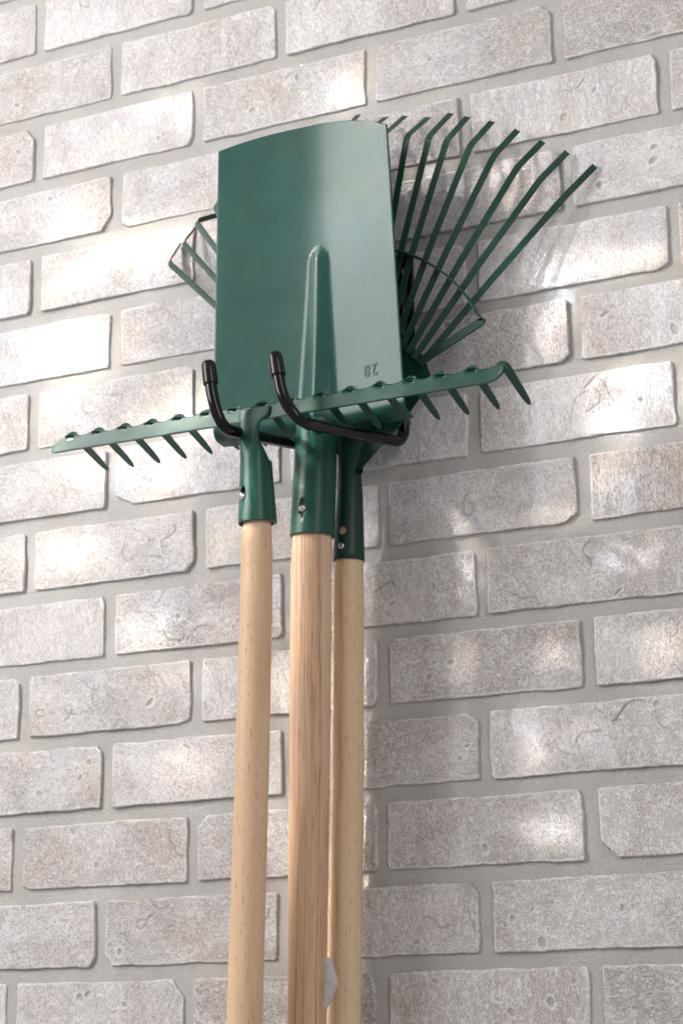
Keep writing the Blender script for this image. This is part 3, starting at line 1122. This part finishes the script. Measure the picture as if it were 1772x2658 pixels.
# neck plate: triangular pressed plate the tines are riveted into
out_ = [(.4015, -.6120), (.4085, -.6060), (.4280, -.5880), (.4520, -.5665), (.4700, -.5450), (.4800, -.5265), (.4740, -.5080)]
arc = [(CX + math.sin(math.radians(a_)) * .0965, CZ + math.cos(math.radians(a_)) * .0965) for a_ in (40, 30, 20, 10, 0, -10, -20, -30, -40)]
left_ = [(CX - (x - CX) - .006, z) for x, z in out_[::-1]]
poly = out_ + arc + left_
V = [W(x, .0402, z) for x, z in poly] + [W(x, .0386, z) for x, z in poly]
n_ = len(poly)
F = [tuple(range(n_)), tuple(range(2 * n_ - 1, n_ - 1, -1))] + [(k, (k + 1) % n_, n_ + (k + 1) % n_, n_ + k) for k in range(n_)]
build('neck_plate', V, F, M_TINE, leaf, smooth=False)
secs = [ring_sec(.4005, .0405, -.5650, .0170, .0022, p_=3), ring_sec(.3990, .0405, -.5780, .0150, .0035, p_=2.6), ring_sec(.3955, .0390, -.5920, .0125, .0065), ring_sec(.3930, .0350, -.6060, .0112, .0098), ring_sec(.3918, .0325, -.6200, .0116, .0114), ring_sec(.3914, .0315, -.6300, .0122, .0122)]
V, F = loft(secs)
build('neck', V, F, M_TINE, leaf, autosmooth=60)
tt = np.linspace(0, 1, 16)
ax = [W(.3914 - .0026 * t, .0316 - .0010 * t, -.6270 - .0650 * t) for t in tt]
V, F = lathe_tube(ax, [.0121 + .0028 * t for t in tt], [.0106 + .0031 * t for t in tt])
sock = build('socket', V, F, M_TINE, leaf, autosmooth=50)
cut(sock, build('c', *tube([W(.3893, .08, -.6655), W(.3893, .032, -.6655)], .0042, 28), M_TINE, leaf))
V, F = dome_screw(W(.3884, .0452, -.6808), (-.05, -1, .1), .0031)
build('screw', V, F, M_ZINC, sock)
hp = [(.3908, .0310, -.640, .0095), (.3898, .0308, -.665, .0122), (.3888, .0300, -.690, .0134), (.3872, .0285, -.72, .0143), (.3820, .0258, -.90, .0151), (.3751, .0255, -1.11, .0158), (.3670, .0220, -1.30, .0158), (.3630, .0220, -1.42, .0155)]
V, F = tube([W(*p[:3]) for p in hp], [p[3] for p in hp], 48)
build('handle', V, F, M_BEECH2, leaf, autosmooth=50)

# ------------------------------------------------------------------ lamps
LX, LY, LZ = -1.16, -1.46, 1.08
key = bpy.data.lights.new('key_spot', 'SPOT')
key.energy = 1.0
key.shadow_soft_size = .08
key.spot_size = math.radians(75)
key.spot_blend = .3
ko = bpy.data.objects.new('key_spot', key)
ko.location = W(LX, -LY, LZ)
tgt = W(.40, .0, -.60)
ko.rotation_euler = (tgt - ko.location).to_track_quat('-Z', 'Y').to_euler()
COL.objects.link(ko)
# the spot shines through a patterned glass (gobo): soft clear pools between dim zones.
# pool = (x, z) on the wall where that beam would land, radius across and down, strength
POOLS = [
    (0.383, -0.186, 0.027, 0.029, 0.5), (0.174, -0.158, 0.032, 0.02, 0.35), (0.096, -0.191, 0.027, 0.015, 0.25), (0.057, -0.269, 0.038, 0.03, 0.45),
    (0.168, -0.305, 0.047, 0.02, 0.5), (0.115, -0.325, 0.058, 0.027, 0.6), (0.045, -0.341, 0.038, 0.015, 0.3), (0.069, -0.419, 0.059, 0.034, 0.55),
    (0.211, -0.512, 0.055, 0.028, 0.85), (0.048, -0.478, 0.038, 0.029, 0.4), (0.077, -0.553, 0.047, 0.028, 0.5), (0.171, -0.57, 0.035, 0.023, 0.45),
    (0.048, -0.646, 0.053, 0.028, 0.6), (0.148, -0.725, 0.035, 0.026, 0.4), (0.193, -0.781, 0.029, 0.017, 0.25), (0.184, -0.866, 0.043, 0.025, 0.35),
    (0.289, -0.919, 0.018, 0.032, 0.35), (0.299, -0.766, 0.016, 0.05, 0.3), (0.307, -0.972, 0.011, 0.048, 0.2), (0.458, -0.298, 0.023, 0.013, 0.5),
    (0.549, -0.321, 0.042, 0.013, 0.45), (0.563, -0.349, 0.026, 0.008, 0.3), (0.617, -0.428, 0.034, 0.012, 0.6), (0.672, -0.43, 0.025, 0.013, 0.35),
    (0.594, -0.446, 0.013, 0.03, 0.5), (0.585, -0.492, 0.017, 0.026, 0.5), (0.602, -0.46, 0.015, 0.017, 0.25), (0.643, -0.586, 0.018, 0.018, 0.85),
    (0.682, -0.554, 0.028, 0.029, 0.35), (0.649, -0.541, 0.025, 0.021, 0.35), (0.632, -0.634, 0.024, 0.024, 0.35), (0.589, -0.665, 0.037, 0.009, 0.3),
    (0.477, -0.676, 0.012, 0.017, 0.5), (0.477, -0.709, 0.022, 0.019, 0.55), (0.633, -0.711, 0.018, 0.018, 0.5), (0.669, -0.711, 0.016, 0.018, 0.5),
    (0.57, -0.736, 0.025, 0.012, 0.15), (0.458, -0.756, 0.02, 0.016, 0.4), (0.496, -0.785, 0.017, 0.02, 0.35), (0.584, -0.793, 0.02, 0.02, 0.45),
    (0.673, -0.798, 0.023, 0.023, 0.45), (0.536, -0.864, 0.029, 0.023, 0.75), (0.513, -0.786, 0.008, 0.028, 0.25), (0.569, -0.947, 0.024, 0.015, 0.5),
    (0.39, -0.956, 0.006, 0.101, 0.55), (0.461, -0.789, 0.017, 0.016, 0.2), (0.605, -0.873, 0.024, 0.015, 0.15), (0.432, -0.827, 0.026, 0.131, 0.4),
    (0.424, -1.074, 0.025, 0.075, 0.25)]
key.use_nodes = True
nt = key.node_tree
em = nt.nodes['Emission']
geo = N(nt, 'ShaderNodeNewGeometry')
sx = N(nt, 'ShaderNodeSeparateXYZ')
L(nt, geo.outputs['Incoming'], sx.inputs[0])
sp = N(nt, 'ShaderNodeSeparateXYZ')
L(nt, geo.outputs['Position'], sp.inputs[0])
tpar = math_(nt, 'DIVIDE', math_(nt, 'MULTIPLY', sp.outputs[1], -1.0), sx.outputs[1])
gx_ = math_(nt, 'MULTIPLY_ADD', sx.outputs[0], tpar, sp.outputs[0])
gz_ = math_(nt, 'SUBTRACT', math_(nt, 'MULTIPLY_ADD', sx.outputs[2], tpar, sp.outputs[2]), Z0)
cv = N(nt, 'ShaderNodeCombineXYZ')
L(nt, gx_, cv.inputs[0])
L(nt, gz_, cv.inputs[1])
wn = noise(nt, cv.outputs[0], 9, 3, .6)
wc = N(nt, 'ShaderNodeVectorMath', operation='MULTIPLY_ADD')
L(nt, wn.outputs['Color'], wc.inputs[0])
wc.inputs[1].default_value = (.05, .05, 0)
wc.inputs[2].default_value = (-.025, -.025, 0)
wv = N(nt, 'ShaderNodeVectorMath', operation='ADD')
L(nt, cv.outputs[0], wv.inputs[0])
L(nt, wc.outputs[0], wv.inputs[1])
tot = None
for (x, z, rx, rz, st) in POOLS:
    s1 = N(nt, 'ShaderNodeVectorMath', operation='SUBTRACT')
    L(nt, wv.outputs[0], s1.inputs[0])
    s1.inputs[1].default_value = (x, z, 0)
    s2 = N(nt, 'ShaderNodeVectorMath', operation='MULTIPLY')
    L(nt, s1.outputs[0], s2.inputs[0])
    s2.inputs[1].default_value = (1 / rx, 1 / rz, 0)
    dt = N(nt, 'ShaderNodeVectorMath', operation='DOT_PRODUCT')
    L(nt, s2.outputs[0], dt.inputs[0])
    L(nt, s2.outputs[0], dt.inputs[1])
    e = math_(nt, 'POWER', 2.71828, math_(nt, 'MULTIPLY', dt.outputs['Value'], -1.0))
    tot = math_(nt, 'MULTIPLY', e, st) if tot is None else math_(nt, 'MULTIPLY_ADD', e, st, tot)
# broad level of the beam: strongest on the left, fading to the lower right
bx_ = math_(nt, 'MULTIPLY_ADD', gx_, -.48, .66)
bz_ = math_(nt, 'MULTIPLY_ADD', math_(nt, 'ABSOLUTE', math_(nt, 'ADD', gz_, .46)), -.60, bx_)
lvl = math_(nt, 'MAXIMUM', bz_, .12)
n3 = noise(nt, cv.outputs[0], 8, 2, .5)
lvl = math_(nt, 'MULTIPLY', lvl, math_(nt, 'MULTIPLY_ADD', n3.outputs['Fac'], 1.6, .20))
# the beam hardly reaches the lower right
def soft_step(v, e0, e1):
    r_ = N(nt, 'ShaderNodeMapRange', interpolation_type='SMOOTHSTEP')
    for q_, val in zip(('From Min', 'From Max'), (e0, e1)):
        r_.inputs[q_].default_value = val
    L(nt, v, r_.inputs['Value'])
    return r_.outputs['Result']


low = math_(nt, 'MULTIPLY', soft_step(gx_, .44, .53), soft_step(math_(nt, 'MULTIPLY', gz_, -1.0), .60, .78))
lvl = math_(nt, 'MULTIPLY', lvl, math_(nt, 'MULTIPLY_ADD', low, -.72, 1.0))
inten = math_(nt, 'MULTIPLY_ADD', tot, 3.1, lvl)
# added gain with distance offsets falloff, keeping the beam even over the wall
inten = math_(nt, 'MULTIPLY', inten, math_(nt, 'POWER', math_(nt, 'DIVIDE', tpar, 2.3), 3.0))
# glass edges split the beam a little: amber rim, cool heart
cr = ramp(nt, [(.0, (1.0, .975, .965)), (.10, (1.0, .97, .955)), (.24, (1.0, .93, .80)), (.42, (.985, .97, 1.0)), (.7, (.965, .98, 1.0)), (1.0, (.98, .985, 1.0))])
L(nt, math_(nt, 'DIVIDE', tot, 1.0), cr.inputs['Fac'])
n4 = noise(nt, cv.outputs[0], 15, 2, .5)
tint = ramp(nt, [(.36, (1.08, 1.0, .80)), (.48, (1, 1, 1)), (.54, (1, 1, 1)), (.66, (.82, .97, 1.12))])
L(nt, n4.outputs['Fac'], tint.inputs['Fac'])
L(nt, mixc(nt, 1.0, cr.outputs['Color'], tint.outputs['Color'], 'MULTIPLY'), em.inputs['Color'])
L(nt, math_(nt, 'MULTIPLY', inten, 200.0), em.inputs['Strength'])


def area(name, loc, target, sx_, sy_, energy, col):
    l = bpy.data.lights.new(name, 'AREA')
    l.shape = 'RECTANGLE'
    l.size, l.size_y = sx_, sy_
    l.energy = energy
    l.color = col
    o = bpy.data.objects.new(name, l)
    o.location = loc
    o.rotation_euler = (Vector(target) - Vector(loc)).to_track_quat('-Z', 'Y').to_euler()
    COL.objects.link(o)
    return o


area('soft_box', W(-.95, 1.42, .14), W(.40, .07, -.45), .95, 1.05, 34, (1, .985, .97))
area('strip_box', W(2.3, 1.6, .4), W(.4, 0, -.6), .55, 1.3, 13, (1, .98, .97))

world = bpy.data.worlds.new('World')
scene.world = world
world.use_nodes = True
bg = world.node_tree.nodes['Background']
bg.inputs['Color'].default_value = (1, .98, .988, 1)
bg.inputs['Strength'].default_value = .37

# ------------------------------------------------------------------ camera
cam = bpy.data.cameras.new('camera')
co = bpy.data.objects.new('camera', cam)
Rm = [[.8998, .4362, -.0122], [-.1236, .2281, -.9658], [-.4185, .8705, .2591]]
right, down, fwd = (Vector(v).normalized() for v in Rm)
up = -down
M = Matrix(((right.x, up.x, -fwd.x, 1.1815), (right.y, up.y, -fwd.y, -1.6941), (right.z, up.z, -fwd.z, -1.139 + Z0), (0, 0, 0, 1)))
co.matrix_world = M
cam.sensor_fit = 'VERTICAL'
cam.sensor_height = 36
cam.sensor_width = 24
cam.lens = 5263.9 / 2658 * 36
cam.clip_end = 100
cam.clip_start = .05
cam.dof.use_dof = True
cam.dof.focus_distance = 1.80
cam.dof.aperture_fstop = 9
COL.objects.link(co)
scene.camera = co
vs = scene.view_settings
vs.view_transform = 'Standard'
vs.look = 'None'
vs.exposure = 0
vs.gamma = 1
vs.use_curve_mapping = False
scene.render.engine = 'CYCLES'
scene.cycles.use_denoising = True
scene.cycles.max_bounces = 6
